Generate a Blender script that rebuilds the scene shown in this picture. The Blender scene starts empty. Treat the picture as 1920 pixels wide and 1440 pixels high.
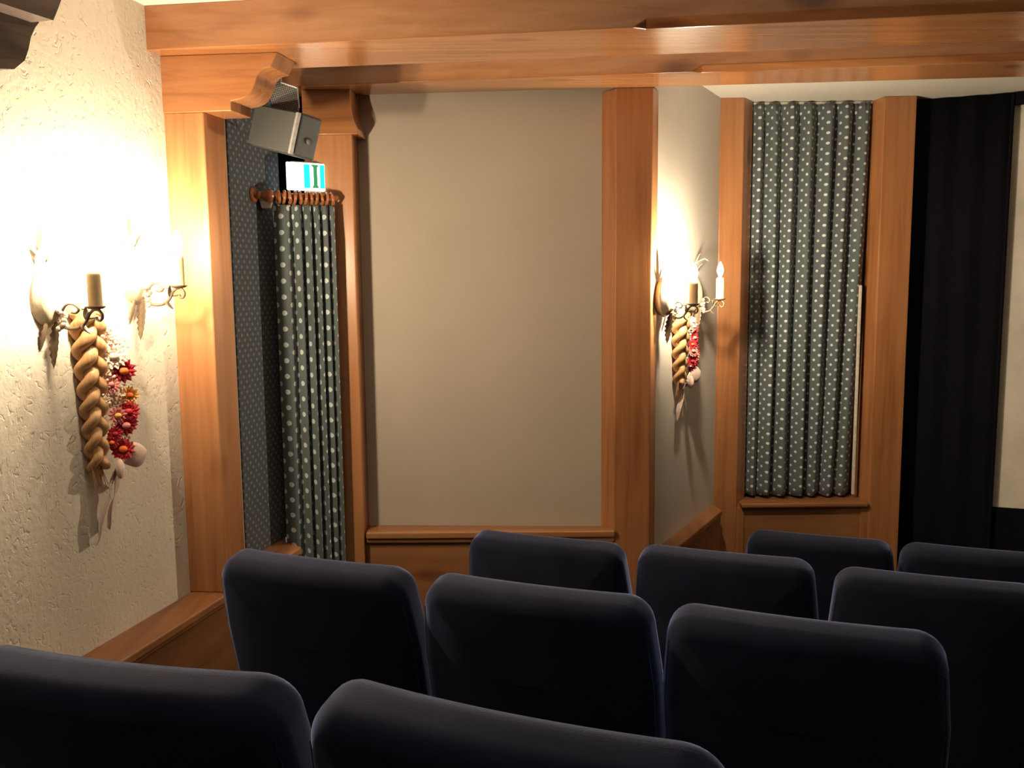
import bpy, bmesh, math, random
from mathutils import Vector, Matrix, noise
random.seed(7)
PI = math.pi
sc = bpy.context.scene
COL = sc.collection

# ------------------------------------------------------------------ camera, world, exposure
EYE = 1.88                                   # camera height above the front floor
cam = bpy.data.cameras.new('camera'); cam.sensor_width = 36.0; cam.lens = 1600 / 1920 * 36.0
cam.clip_start = 0.02
camo = bpy.data.objects.new('camera', cam); COL.objects.link(camo); sc.camera = camo
M = Matrix(((0.999951, 0.009942, 0, 0), (-0.001138, 0.114504, -0.993422, 0),
            (-0.009876, 0.993373, 0.11451, EYE), (0, 0, 0, 1)))
camo.matrix_world = M
w = bpy.data.worlds.new('world'); sc.world = w; w.use_nodes = True
w.node_tree.nodes['Background'].inputs[0].default_value = (0.02, 0.02, 0.025, 1)
w.node_tree.nodes['Background'].inputs[1].default_value = 0.3
vs = sc.view_settings; vs.view_transform = 'Standard'; vs.look = 'None'; vs.gamma = 1; vs.use_curve_mapping = False
vs.exposure = 0.0
BULB_W = 1750.0          # emission strength of a lit candle bulb
SPOT = 400.0            # emission strength of the unseen spots added to light the seat tops
FILL = 9.0             # emission strength of the unseen overhead lamp added as ambient fill

# ------------------------------------------------------------------ helpers
def prop(o, label=None, cat=None, group=None, kind=None):
    if label: o['label'] = label
    if cat: o['category'] = cat
    if group: o['group'] = group
    if kind: o['kind'] = kind
    return o

def thing(name, loc, label, cat, group=None, rz=0.0):
    o = bpy.data.objects.new(name, None); COL.objects.link(o)
    o.empty_display_size = 0.05
    o.location = loc; o.rotation_euler = (0, 0, rz)
    return prop(o, label, cat, group)

class MB:
    """collects vertices and faces (local to whatever it is parented to)"""
    def __init__(s): s.v = []; s.f = []; s.uv = {}
    def add(s, vs_, fs_):
        n = len(s.v); s.v += [tuple(p) for p in vs_]; s.f += [tuple(i + n for i in f) for f in fs_]
        return n
    def prism(s, pts, z0, z1):
        n = len(pts)
        s.add([(x, y, z0) for x, y in pts] + [(x, y, z1) for x, y in pts],
              [tuple(range(n))[::-1], tuple(range(n, 2 * n))] + [(i, (i + 1) % n, n + (i + 1) % n, n + i) for i in range(n)])
    def box(s, c, d, R=None):
        p = []
        for sx in (-1, 1):
            for sy in (-1, 1):
                for sz in (-1, 1):
                    q = Vector((sx * d[0] / 2, sy * d[1] / 2, sz * d[2] / 2))
                    if R is not None: q = R @ q
                    p.append(Vector(c) + q)
        s.add(p, [(0, 1, 3, 2), (4, 6, 7, 5), (0, 4, 5, 1), (2, 3, 7, 6), (0, 2, 6, 4), (1, 5, 7, 3)])
    def tube(s, pts, r, n=8, flat=None):
        pts = [Vector(p) for p in pts]; m = len(pts)
        rr = r if isinstance(r, (list, tuple)) else [r] * m
        t0 = (pts[1] - pts[0]).normalized()
        a = Vector((0, 0, 1)) if abs(t0.z) < .9 else Vector((1, 0, 0))
        nrm = t0.cross(a).normalized(); V = []
        for i in range(m):
            t = (pts[min(i + 1, m - 1)] - pts[max(i - 1, 0)]).normalized()
            nrm = (nrm - t * nrm.dot(t)).normalized(); b = t.cross(nrm)
            for k in range(n):
                an = 2 * PI * k / n
                V.append(pts[i] + (nrm * math.cos(an) + b * math.sin(an) * (flat or 1)) * rr[i])
        F = [(i * n + k, i * n + (k + 1) % n, (i + 1) * n + (k + 1) % n, (i + 1) * n + k) for i in range(m - 1) for k in range(n)]
        F += [tuple(range(n))[::-1], tuple((m - 1) * n + k for k in range(n))]
        s.add(V, F)
    def lathe(s, prof, c=(0, 0, 0), n=24, R=None):
        V = []
        for r, z in prof:
            for k in range(n):
                q = Vector((r * math.cos(2 * PI * k / n), r * math.sin(2 * PI * k / n), z))
                if R is not None: q = R @ q
                V.append(Vector(c) + q)
        m = len(prof)
        F = [(i * n + k, i * n + (k + 1) % n, (i + 1) * n + (k + 1) % n, (i + 1) * n + k) for i in range(m - 1) for k in range(n)]
        F += [tuple(range(n))[::-1], tuple((m - 1) * n + k for k in range(n))]
        s.add(V, F)
    def ball(s, c, r, n=10, sc_=(1, 1, 1), R=None):
        prof = [(max(1e-4, math.sin(PI * i / n)), -math.cos(PI * i / n)) for i in range(n + 1)]
        V = []; m = n + 1; k2 = n + 4
        for a, z in prof:
            for k in range(k2):
                q = Vector((a * math.cos(2 * PI * k / k2) * sc_[0], a * math.sin(2 * PI * k / k2) * sc_[1], z * sc_[2])) * r
                if R is not None: q = R @ q
                V.append(Vector(c) + q)
        s.add(V, [(i * k2 + k, i * k2 + (k + 1) % k2, (i + 1) * k2 + (k + 1) % k2, (i + 1) * k2 + k) for i in range(m - 1) for k in range(k2)])
    def torus(s, c, R_, r, ax, n=20, m=8):
        ax = Vector(ax).normalized(); a = ax.cross(Vector((0, 0, 1))).normalized(); b = ax.cross(a)
        V = []
        for i in range(n):
            t = 2 * PI * i / n; d = a * math.cos(t) + b * math.sin(t)
            for k in range(m):
                u = 2 * PI * k / m
                V.append(Vector(c) + d * (R_ + r * math.cos(u)) + ax * (r * math.sin(u)))
        s.add(V, [(i * m + k, i * m + (k + 1) % m, ((i + 1) % n) * m + (k + 1) % m, ((i + 1) % n) * m + k) for i in range(n) for k in range(m)])
    def grid(s, P, thick=None):
        """P[i][j] points -> sheet; with thick -> closed solid offset along normals"""
        ni, nj = len(P), len(P[0])
        if thick:
            Q = []
            for i in range(ni):
                row = []
                for j in range(nj):
                    du = Vector(P[min(i + 1, ni - 1)][j]) - Vector(P[max(i - 1, 0)][j])
                    dv = Vector(P[i][min(j + 1, nj - 1)]) - Vector(P[i][max(j - 1, 0)])
                    nn = du.cross(dv)
                    nn = nn.normalized() if nn.length > 1e-9 else Vector((0, 0, 1))
                    row.append(Vector(P[i][j]) - nn * thick)
                Q.append(row)
        idx = lambda i, j: i * nj + j
        F = [(idx(i, j), idx(i + 1, j), idx(i + 1, j + 1), idx(i, j + 1)) for i in range(ni - 1) for j in range(nj - 1)]
        V = [p for r in P for p in r]
        if thick:
            o = ni * nj; V += [p for r in Q for p in r]
            F += [tuple(o + k for k in f[::-1]) for f in F]
            for i in range(ni - 1):
                F.append((idx(i + 1, 0), idx(i, 0), o + idx(i, 0), o + idx(i + 1, 0)))
                F.append((idx(i, nj - 1), idx(i + 1, nj - 1), o + idx(i + 1, nj - 1), o + idx(i, nj - 1)))
            for j in range(nj - 1):
                F.append((idx(0, j), idx(0, j + 1), o + idx(0, j + 1), o + idx(0, j)))
                F.append((idx(ni - 1, j + 1), idx(ni - 1, j), o + idx(ni - 1, j), o + idx(ni - 1, j + 1)))
        return s.add(V, F)
    def build(s, name, mat, parent=None, smooth=False, bevel=0.0, origin=None, fix=True, seg=2):
        me = bpy.data.meshes.new(name)
        off = Vector(origin) if origin else Vector((0, 0, 0))
        me.from_pydata([tuple(Vector(p) - off) for p in s.v], [], s.f)
        if s.uv:
            ul = me.uv_layers.new(name='cloth')
            for l in me.loops: ul.data[l.index].uv = s.uv.get(l.vertex_index, (0, 0))
        if fix:
            bm = bmesh.new(); bm.from_mesh(me); bmesh.ops.recalc_face_normals(bm, faces=bm.faces); bm.to_mesh(me); bm.free()
        if smooth:
            me.polygons.foreach_set('use_smooth', [True] * len(me.polygons))
        me.materials.append(mat)
        o = bpy.data.objects.new(name, me); COL.objects.link(o)
        if parent is not None: o.parent = parent
        if origin: o.location = off
        if bevel:
            b = o.modifiers.new('bevel', 'BEVEL'); b.width = bevel; b.segments = seg; b.limit_method = 'ANGLE'; b.angle_limit = 0.6
        return o

def autosmooth(o, ang=35):
    """smooth shading with sharp edges kept above the angle"""
    me = o.data; bm = bmesh.new(); bm.from_mesh(me)
    for e in bm.edges:
        if len(e.link_faces) == 2 and e.calc_face_angle(0) > math.radians(ang): e.smooth = False
    for f in bm.faces: f.smooth = True
    bm.to_mesh(me); bm.free(); return o

# ------------------------------------------------------------------ materials
def new_mat(name):
    m = bpy.data.materials.new(name); m.use_nodes = True
    nt = m.node_tree; b = nt.nodes['Principled BSDF']
    return m, nt, b
def N(nt, t, **kw):
    n = nt.nodes.new(t)
    for k, v in kw.items(): setattr(n, k, v)
    return n
def ramp(nt, stops, interp='LINEAR'):
    r = N(nt, 'ShaderNodeValToRGB'); e = r.color_ramp.elements; r.color_ramp.interpolation = interp
    e[0].position = stops[0][0]; e[0].color = (*stops[0][1], 1)
    e[1].position = stops[-1][0]; e[1].color = (*stops[-1][1], 1)
    for p, c in stops[1:-1]:
        x = e.new(p); x.color = (*c, 1)
    return r
def mapping(nt, coord='Object', scale=(1, 1, 1), rot=(0, 0, 0)):
    tc = N(nt, 'ShaderNodeTexCoord'); mp = N(nt, 'ShaderNodeMapping')
    mp.inputs['Scale'].default_value = scale; mp.inputs['Rotation'].default_value = rot
    nt.links.new(tc.outputs[coord], mp.inputs[0]); return mp
def plain(name, col, rough=.6, metal=0, sheen=0, coat=0, spec=.5, bump=0, bscale=60):
    m, nt, b = new_mat(name); b.inputs['Roughness'].default_value = rough
    b.inputs['Metallic'].default_value = metal; b.inputs['Specular IOR Level'].default_value = spec
    b.inputs['Sheen Weight'].default_value = sheen; b.inputs['Coat Weight'].default_value = coat
    mp = mapping(nt); nz = N(nt, 'ShaderNodeTexNoise'); nz.inputs['Scale'].default_value = bscale; nz.inputs['Detail'].default_value = 4
    nt.links.new(mp.outputs[0], nz.inputs[0])
    rp = ramp(nt, [(.3, tuple(c * .85 for c in col)), (.7, tuple(min(1, c * 1.12) for c in col))])
    nt.links.new(nz.outputs[0], rp.inputs[0]); nt.links.new(rp.outputs[0], b.inputs['Base Color'])
    if bump:
        bp = N(nt, 'ShaderNodeBump'); bp.inputs['Strength'].default_value = bump; bp.inputs['Distance'].default_value = .003
        nt.links.new(nz.outputs[0], bp.inputs['Height']); nt.links.new(bp.outputs[0], b.inputs['Normal'])
    return m

def wood(name, axis, tint=1.0, base=((.27, .102, .036), (.44, .185, .070), (.54, .255, .108)), rough=.34, scale=1.0):
    m, nt, b = new_mat(name)
    s = [26.0 * scale] * 3; s['xyz'.index(axis)] = 1.1 * scale
    mp = mapping(nt, scale=tuple(s))
    nz = N(nt, 'ShaderNodeTexNoise'); nz.inputs['Scale'].default_value = 1.0; nz.inputs['Detail'].default_value = 6; nz.inputs['Roughness'].default_value = .6; nz.inputs['Distortion'].default_value = .4
    nt.links.new(mp.outputs[0], nz.inputs[0])
    mp2 = mapping(nt, scale=tuple(3.0 if c != 'xyz'.index(axis) else 1.2 for c in range(3)))
    nl = N(nt, 'ShaderNodeTexNoise'); nl.inputs['Scale'].default_value = 1.0; nl.inputs['Detail'].default_value = 3
    nt.links.new(mp2.outputs[0], nl.inputs[0])
    mx = N(nt, 'ShaderNodeMath', operation='ADD'); m1 = N(nt, 'ShaderNodeMath', operation='MULTIPLY'); m1.inputs[1].default_value = .55
    m2 = N(nt, 'ShaderNodeMath', operation='MULTIPLY'); m2.inputs[1].default_value = .45
    nt.links.new(nz.outputs[0], m1.inputs[0]); nt.links.new(nl.outputs[0], m2.inputs[0])
    nt.links.new(m1.outputs[0], mx.inputs[0]); nt.links.new(m2.outputs[0], mx.inputs[1])
    rp = ramp(nt, [(.34, tuple(c * tint for c in base[0])), (.5, tuple(c * tint for c in base[1])), (.68, tuple(c * tint for c in base[2]))])
    nt.links.new(mx.outputs[0], rp.inputs[0])
    # knots
    ks = [7.0] * 3; ks['xyz'.index(axis)] = 2.6
    mp3 = mapping(nt, scale=tuple(ks)); vo = N(nt, 'ShaderNodeTexVoronoi'); vo.inputs['Scale'].default_value = .8
    nt.links.new(mp3.outputs[0], vo.inputs[0])
    kr = ramp(nt, [(.04, (.25, .14, .10)), (.13, (.62, .52, .46)), (.2, (1, 1, 1))])
    nt.links.new(vo.outputs['Distance'], kr.inputs[0])
    mm = N(nt, 'ShaderNodeMix', data_type='RGBA', blend_type='MULTIPLY'); mm.inputs[0].default_value = .75
    nt.links.new(rp.outputs[0], mm.inputs[6]); nt.links.new(kr.outputs[0], mm.inputs[7])
    nt.links.new(mm.outputs[2], b.inputs['Base Color'])
    b.inputs['Roughness'].default_value = rough; b.inputs['Coat Weight'].default_value = .25; b.inputs['Coat Roughness'].default_value = .22
    bp = N(nt, 'ShaderNodeBump'); bp.inputs['Strength'].default_value = .25; bp.inputs['Distance'].default_value = .002
    nt.links.new(nz.outputs[0], bp.inputs['Height']); nt.links.new(bp.outputs[0], b.inputs['Normal'])
    return m

def plaster(name, col, pit=True):
    m, nt, b = new_mat(name); b.inputs['Roughness'].default_value = .9; b.inputs['Specular IOR Level'].default_value = .2
    tc = N(nt, 'ShaderNodeTexCoord')
    nz = N(nt, 'ShaderNodeTexNoise'); nz.inputs['Scale'].default_value = 2.2; nz.inputs['Detail'].default_value = 4
    nt.links.new(tc.outputs['Object'], nz.inputs[0])
    rp = ramp(nt, [(.3, tuple(c * .92 for c in col)), (.7, col)]); nt.links.new(nz.outputs[0], rp.inputs[0]); nt.links.new(rp.outputs[0], b.inputs['Base Color'])
    fine = N(nt, 'ShaderNodeTexNoise'); fine.inputs['Scale'].default_value = 55 if pit else 240; fine.inputs['Detail'].default_value = 6
    nt.links.new(tc.outputs['Object'], fine.inputs[0])
    bp = N(nt, 'ShaderNodeBump'); bp.inputs['Strength'].default_value = .55 if pit else .22; bp.inputs['Distance'].default_value = .004 if pit else .0012
    nt.links.new(fine.outputs[0], bp.inputs['Height'])
    if pit:
        mp = mapping(nt, scale=(46, 46, 40)); wv = N(nt, 'ShaderNodeTexNoise'); wv.inputs['Scale'].default_value = 1.0; wv.inputs['Detail'].default_value = 2; wv.inputs['Distortion'].default_value = 1.2
        nt.links.new(mp.outputs[0], wv.inputs[0])
        pr = ramp(nt, [(.29, (0, 0, 0)), (.42, (1, 1, 1))]); nt.links.new(wv.outputs[0], pr.inputs[0])
        b2 = N(nt, 'ShaderNodeBump'); b2.inputs['Strength'].default_value = .42; b2.inputs['Distance'].default_value = .005
        nt.links.new(pr.outputs[0], b2.inputs['Height']); nt.links.new(bp.outputs[0], b2.inputs['Normal'])
        bp = b2
    nt.links.new(bp.outputs[0], b.inputs['Normal'])
    return m

def dotted(name, vp, rad, base=(.083, .104, .106), dot=(.50, .54, .53)):
    """staggered round dots in cloth (UV, metres) space; vp = vertical pitch"""
    m, nt, b = new_mat(name); b.inputs['Roughness'].default_value = .85; b.inputs['Specular IOR Level'].default_value = .2
    b.inputs['Sheen Weight'].default_value = .15
    uv = N(nt, 'ShaderNodeUVMap'); uv.uv_map = 'cloth'; sp = N(nt, 'ShaderNodeSeparateXYZ'); nt.links.new(uv.outputs[0], sp.inputs[0])
    def lattice(du, dv):
        res = []
        for k, d in ((0, du), (1, dv)):
            a = N(nt, 'ShaderNodeMath', operation='MULTIPLY_ADD'); a.inputs[1].default_value = 1 / vp; a.inputs[2].default_value = d
            nt.links.new(sp.outputs[k], a.inputs[0])
            f = N(nt, 'ShaderNodeMath', operation='FRACT'); nt.links.new(a.outputs[0], f.inputs[0])
            s = N(nt, 'ShaderNodeMath', operation='SUBTRACT'); s.inputs[1].default_value = .5; nt.links.new(f.outputs[0], s.inputs[0])
            q = N(nt, 'ShaderNodeMath', operation='MULTIPLY'); nt.links.new(s.outputs[0], q.inputs[0]); nt.links.new(s.outputs[0], q.inputs[1])
            res.append(q)
        ad = N(nt, 'ShaderNodeMath', operation='ADD'); nt.links.new(res[0].outputs[0], ad.inputs[0]); nt.links.new(res[1].outputs[0], ad.inputs[1])
        lt = N(nt, 'ShaderNodeMath', operation='LESS_THAN'); lt.inputs[1].default_value = (rad / vp) ** 2; nt.links.new(ad.outputs[0], lt.inputs[0])
        return lt
    a, c = lattice(100, 100), lattice(100.5, 100.5)
    mx = N(nt, 'ShaderNodeMath', operation='MAXIMUM'); nt.links.new(a.outputs[0], mx.inputs[0]); nt.links.new(c.outputs[0], mx.inputs[1])
    mi = N(nt, 'ShaderNodeMix', data_type='RGBA'); mi.inputs[6].default_value = (*base, 1); mi.inputs[7].default_value = (*dot, 1)
    nt.links.new(mx.outputs[0], mi.inputs[0]); nt.links.new(mi.outputs[2], b.inputs['Base Color'])
    return m

def velvet(name):
    m, nt, b = new_mat(name); b.inputs['Roughness'].default_value = .85; b.inputs['Specular IOR Level'].default_value = .12
    tc = N(nt, 'ShaderNodeTexCoord'); nz = N(nt, 'ShaderNodeTexNoise'); nz.inputs['Scale'].default_value = 5; nz.inputs['Detail'].default_value = 5; nz.inputs['Distortion'].default_value = .6
    nt.links.new(tc.outputs['Object'], nz.inputs[0])
    rp = ramp(nt, [(.35, (.007, .0085, .019)), (.7, (.011, .014, .030))]); nt.links.new(nz.outputs[0], rp.inputs[0]); nt.links.new(rp.outputs[0], b.inputs['Base Color'])
    b.inputs['Sheen Weight'].default_value = 1.0; b.inputs['Sheen Roughness'].default_value = .34
    b.inputs['Sheen Tint'].default_value = (.36, .45, .85, 1)
    fn = N(nt, 'ShaderNodeTexNoise'); fn.inputs['Scale'].default_value = 500; nt.links.new(tc.outputs['Object'], fn.inputs[0])
    bp = N(nt, 'ShaderNodeBump'); bp.inputs['Strength'].default_value = .35; bp.inputs['Distance'].default_value = .0015
    nt.links.new(fn.outputs[0], bp.inputs['Height']); nt.links.new(bp.outputs[0], b.inputs['Normal'])
    return m

def emit(name, col, s):
    m, nt, b = new_mat(name); b.inputs['Base Color'].default_value = (*col, 1)
    b.inputs['Emission Color'].default_value = (*col, 1); b.inputs['Emission Strength'].default_value = s; b.inputs['Roughness'].default_value = .4
    return m

W_V = wood('pine_upright', 'z', tint=.84); W_H = wood('pine_beam', 'x', tint=.80, rough=.2)
W_H.node_tree.nodes['Principled BSDF'].inputs['Coat Weight'].default_value = .55; W_H.node_tree.nodes['Principled BSDF'].inputs['Coat Roughness'].default_value = .2
W_Y = wood('pine_ledge', 'y', tint=.72, rough=.45)
W_LX = wood('pine_ledge_across', 'x', tint=.70, rough=.45)
W_PAN = wood('pine_wainscot', 'x', tint=.66, rough=.45, scale=.6)
W_DARKPAN = wood('dark_wainscot', 'y', tint=.5, rough=.45, scale=.6)
W_DARK = wood('dark_hewn_oak', 'y', base=((.022, .012, .008), (.05, .025, .016), (.085, .045, .028)), rough=.75)
W_ROD = wood('turned_wood', 'x', base=((.2, .06, .02), (.33, .11, .035), (.42, .16, .055)), rough=.3, scale=2)
P_ROUGH = plaster('scratched_plaster', (.65, .585, .485)); P_FINE = plaster('fine_plaster', (.66, .61, .54), False)
P_PANEL = plaster('panel_plaster', (.43, .375, .31), False)
P_CEIL = plaster('ceiling_plaster', (.78, .75, .68), False)
DOT_A = dotted('dotted_cloth_large', .0605, .0098); DOT_W = dotted('dotted_cloth', .0497, .0066, base=(.105, .128, .135), dot=(.62, .66, .64))
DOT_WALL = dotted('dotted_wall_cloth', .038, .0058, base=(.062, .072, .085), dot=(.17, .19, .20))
VELVET = velvet('blue_velvet')
BLACKCLOTH = plain('black_cloth', (.006, .006, .009), .95, spec=.05)
SCREEN = plain('screen_cloth', (.72, .68, .60), .9, spec=.1, bscale=5)
CARPET = plain('dark_carpet', (.02, .018, .02), .95, spec=.05, bump=.5, bscale=300)
LINING = plain('curtain_lining', (.6, .56, .48), .9)
IRON = plain('antique_white_iron', (.40, .34, .25), .5, metal=.15, bump=.3, bscale=90)
IRON_D = plain('aged_bronze_iron', (.16, .115, .07), .45, metal=.35, bump=.3, bscale=90)
WAX = plain('candle_wax', (.80, .60, .34), .5, bscale=12); WAX.node_tree.nodes['Principled BSDF'].inputs['Subsurface Weight'].default_value = .7; WAX.node_tree.nodes['Principled BSDF'].inputs['Subsurface Radius'].default_value = (.05, .03, .015)
BULB_ON = emit('lit_bulb', (1.0, .80, .55), BULB_W); BULB_FAR = emit('lit_bulb_brighter', (1.0, .82, .58), BULB_W * 1.8)
BULB_OFF = plain('frosted_bulb', (.85, .80, .68), .25)
STRAW = wood('straw', 'z', base=((.26, .13, .05), (.46, .25, .10), (.58, .35, .16)), rough=.6, scale=4)
RED = plain('dried_red_petals', (.42, .012, .022), .7); ORANGE = plain('dried_orange_petals', (.75, .14, .02), .7)
PINK = plain('dried_pink_petals', (.62, .22, .20), .8); WHITEF = plain('dried_white_petals', (.75, .62, .48), .8)
GOLD = plain('dried_gold_petals', (.70, .38, .10), .8); SPRIG = plain('dried_sprigs', (.66, .48, .36), .9)
RIBBON = plain('pale_pink_ribbon', (.56, .39, .32), .6, sheen=.5)
SPK = plain('speaker_casing', (.035, .037, .036), .5); SPKG = plain('speaker_grille', (.055, .058, .055), .55, bump=.5, bscale=700)
SILVER = plain('silver_strip', (.32, .32, .31), .4, metal=.3)
STEEL = plain('grey_steel', (.12, .12, .125), .5, metal=.4)
WHITEP = plain('white_plastic', (.62, .56, .52), .5)
BLACKP = plain('black_plastic', (.012, .012, .014), .4)

# ------------------------------------------------------------------ plan geometry
W0 = Vector((-1.075, 2.737)); WD = Vector((math.sin(math.radians(13.5)), math.cos(math.radians(13.5)))); WN = Vector((WD.y, -WD.x))
R0 = Vector((.6155, 3.5205)); RD = Vector((.4948, .8690)).normalized(); RN = Vector((RD.y, -RD.x))
RA = math.radians(-20.6); ROW = Vector((math.cos(RA), math.sin(RA))); FWD = Vector((-ROW.y, ROW.x))
def L(t, off=0.0): p = W0 + WD * t + WN * off; return (p.x, p.y)
def Rr(t, off=0.0): p = R0 + RD * t + RN * off; return (p.x, p.y)
Z = lambda h: h + EYE
CEIL = Z(.845); FCEIL = Z(.885); FLOOR = -.03

def struct(name, pts, z0, z1, mat, bevel=0, label=None):
    m = MB(); m.prism(pts, z0, z1)
    o = m.build(name, mat, origin=(pts[0][0], pts[0][1], z0), bevel=bevel)
    o['kind'] = 'structure'
    if label: o['label'] = label
    return o

# ------------------------------------------------------------------ room shell
struct('floor', [(-3, -3.2), (5.2, -3.2), (5.2, 6), (-3, 6)], FLOOR - .1, FLOOR, CARPET)
def rowpoly(d0, d1):      # strip between two distances in front of the camera, along the seat rows
    a = FWD * d0; b = FWD * d1; s0, s1 = -1.55, 5.0
    return [tuple(a + ROW * s0), tuple(a + ROW * s1), tuple(b + ROW * s1), tuple(b + ROW * s0)]
# raked tiers under the rows (clipped on the left by the wall)
def clip_left(poly, margin=.02):
    out = []
    for i in range(len(poly)):
        a, b = Vector(poly[i]), Vector(poly[(i + 1) % len(poly)])
        da, db = (a - W0).dot(WN) - margin, (b - W0).dot(WN) - margin
        if da >= 0: out.append(tuple(a))
        if da * db < 0: out.append(tuple(a + (b - a) * (da / (da - db))))
    return out
ROWS = [(3.34, -.03), (2.51, .12), (1.664, .274), (.83, .455)]      # rear line of each row, floor height
tier_n = 1
for d0, d1, z in ((1.98, 2.86, .12), (1.13, 1.98, .274), (-1.2, 1.13, .455)):
    struct('trim_%d' % tier_n, clip_left(rowpoly(d0, d1)), FLOOR, z, CARPET); tier_n += 1
struct('wall_left', [L(-6.1), L(.70), L(.70, -.12), L(-6.1, -.12)], FLOOR, CEIL, P_ROUGH)
struct('wall_back', [(-2.7, -3.2), (4.9, -3.2), (4.9, -3.08), (-2.7, -3.08)], FLOOR, CEIL, P_FINE)
struct('wall_right', [(4.8, -3.2), (4.92, -3.2), (4.92, 5.5), (4.8, 5.5)], FLOOR, FCEIL, P_FINE)
struct('wall_panel', [(-.611, 3.522), (.44, 3.467), (.52, 3.55), (-.6, 3.63)], FLOOR, FCEIL, P_PANEL)
struct('wall_recess', [Rr(-.10), Rr(.83), Rr(.83, -.12), Rr(-.10, -.12)], FLOOR, FCEIL, P_FINE)
struct('wall_front', [(1.0, 4.75), (4.9, 3.55), (4.9, 3.7), (1.0, 4.9)], FLOOR, FCEIL, BLACKCLOTH)
# back of the exit passage behind the curtain
struct('wall_passage', [(-1.3, 3.80), (-.55, 3.80), (-.55, 3.9), (-1.3, 3.9)], FLOOR, FCEIL, BLACKCLOTH)
struct('wall_passage_left', [(-1.3, 3.42), (-1.2, 3.42), (-1.2, 3.8), (-1.3, 3.8)], FLOOR, FCEIL, BLACKCLOTH)
struct('ceiling', [(-3, -3.2), (5.2, -3.2), (5.2, 2.75), (-.9, 3.42), (-3, 3.42)], CEIL, CEIL + .1, P_CEIL)
struct('ceiling_front', [(-1.4, 3.42), (-.9, 3.42), (5.2, 2.75), (5.2, 6), (-1.4, 6)], FCEIL, FCEIL + .1, P_CEIL)
# fabric covered stretch of the left wall beside the exit
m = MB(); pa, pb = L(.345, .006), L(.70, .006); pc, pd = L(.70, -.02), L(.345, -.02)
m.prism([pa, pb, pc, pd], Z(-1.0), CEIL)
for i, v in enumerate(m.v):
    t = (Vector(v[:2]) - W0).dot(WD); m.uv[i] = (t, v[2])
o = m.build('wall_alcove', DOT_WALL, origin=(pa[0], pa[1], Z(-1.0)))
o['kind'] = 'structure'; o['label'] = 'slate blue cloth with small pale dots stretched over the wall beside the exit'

# ledges and wainscots
def ledge(idx, a0, a1, b1, b0, ztop, mat, label, th=.028):
    """a = wall side, b = room side"""
    va0, va1, vb0, vb1 = Vector(a0), Vector(a1), Vector(b0), Vector(b1)
    m = MB(); m.prism([a0, a1, b1, b0], ztop - th, ztop)
    # small cove moulding under the nose
    k = .86
    q0, q1 = va0 + (vb0 - va0) * k, va1 + (vb1 - va1) * k
    m.prism([a0, a1, tuple(q1), tuple(q0)], ztop - th - .022, ztop - th)
    o = m.build('trim_%d' % idx, mat, origin=(a0[0], a0[1], ztop - th), bevel=.006, seg=3); o['kind'] = 'structure'; o['label'] = label
    return o
ledge(4, L(-6.1), L(.60), L(.53, .131), L(-6.1, .131), Z(-1.0), W_Y, 'wooden dado ledge along the rough left wall')
ledge(5, (-.612, 3.522), (.415, 3.469), (.415, 3.395), (-.605, 3.405), Z(-1.0), W_LX, 'wooden dado ledge under the pale plaster panel')
ledge(6, Rr(-.10), Rr(.79), Rr(.70, .075), Rr(-.10, .075), Z(-1.105), W_Y, 'wooden dado ledge under the far wall lights')
struct('trim_7', [L(-6.1), L(.58), L(.52, .098), L(-6.1, .098)], FLOOR, Z(-1.03), W_DARKPAN, label='dark wooden wainscot below the left ledge')
struct('trim_8', [(-.612, 3.522), (.43, 3.467), (.43, 3.432), (-.612, 3.445)], FLOOR, Z(-1.03), W_PAN, label='knotty wooden wainscot below the pale panel')
struct('trim_9', [Rr(-.10), Rr(.79), Rr(.76, .05), Rr(-.10, .05)], FLOOR, Z(-1.13), W_PAN, label='wooden wainscot below the recess ledge')

# ------------------------------------------------------------------ timber posts
def post(pts, z0, z1, label, bevel=.004):
    m = MB(); m.prism(pts, z0, z1); o = m.build('timber_post', W_V, origin=(pts[0][0], pts[0][1], z0), bevel=bevel)
    return prop(o, label, 'post')
post([(-1.077, 2.737), (-.950, 2.727), (-.922, 2.846), L(.118, -.03), L(0, -.03)], Z(-1.0), Z(.545), 'bright pine post beside the rough wall, under the large scrolled corbel')
post([(-.80, 3.40), (-.612, 3.40), (-.612, 3.53), (-.80, 3.53)], FLOOR, Z(.59), 'reddish pine post behind the gathered exit curtain')
post([(.411, 3.425), (.413, 3.412), (.5575, 3.41), Rr(-.05, -.0), (.50, 3.52), (.363, 3.474)], FLOOR, Z(.757), 'dark brown corner post between the pale panel and the far wall lights')
post([(1.0165, 4.22), (1.1285, 4.22), (1.1945, 4.31), (1.1945, 4.42), (.99, 4.42), (.98, 4.25)], FLOOR, FCEIL, 'pine post left of the window curtain')
post([(1.801, 4.22), (1.9545, 4.215), (1.9545, 4.42), (1.789, 4.42), (1.789, 4.31)], FLOOR, FCEIL, 'pine post between the window curtain and the black drape')

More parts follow.
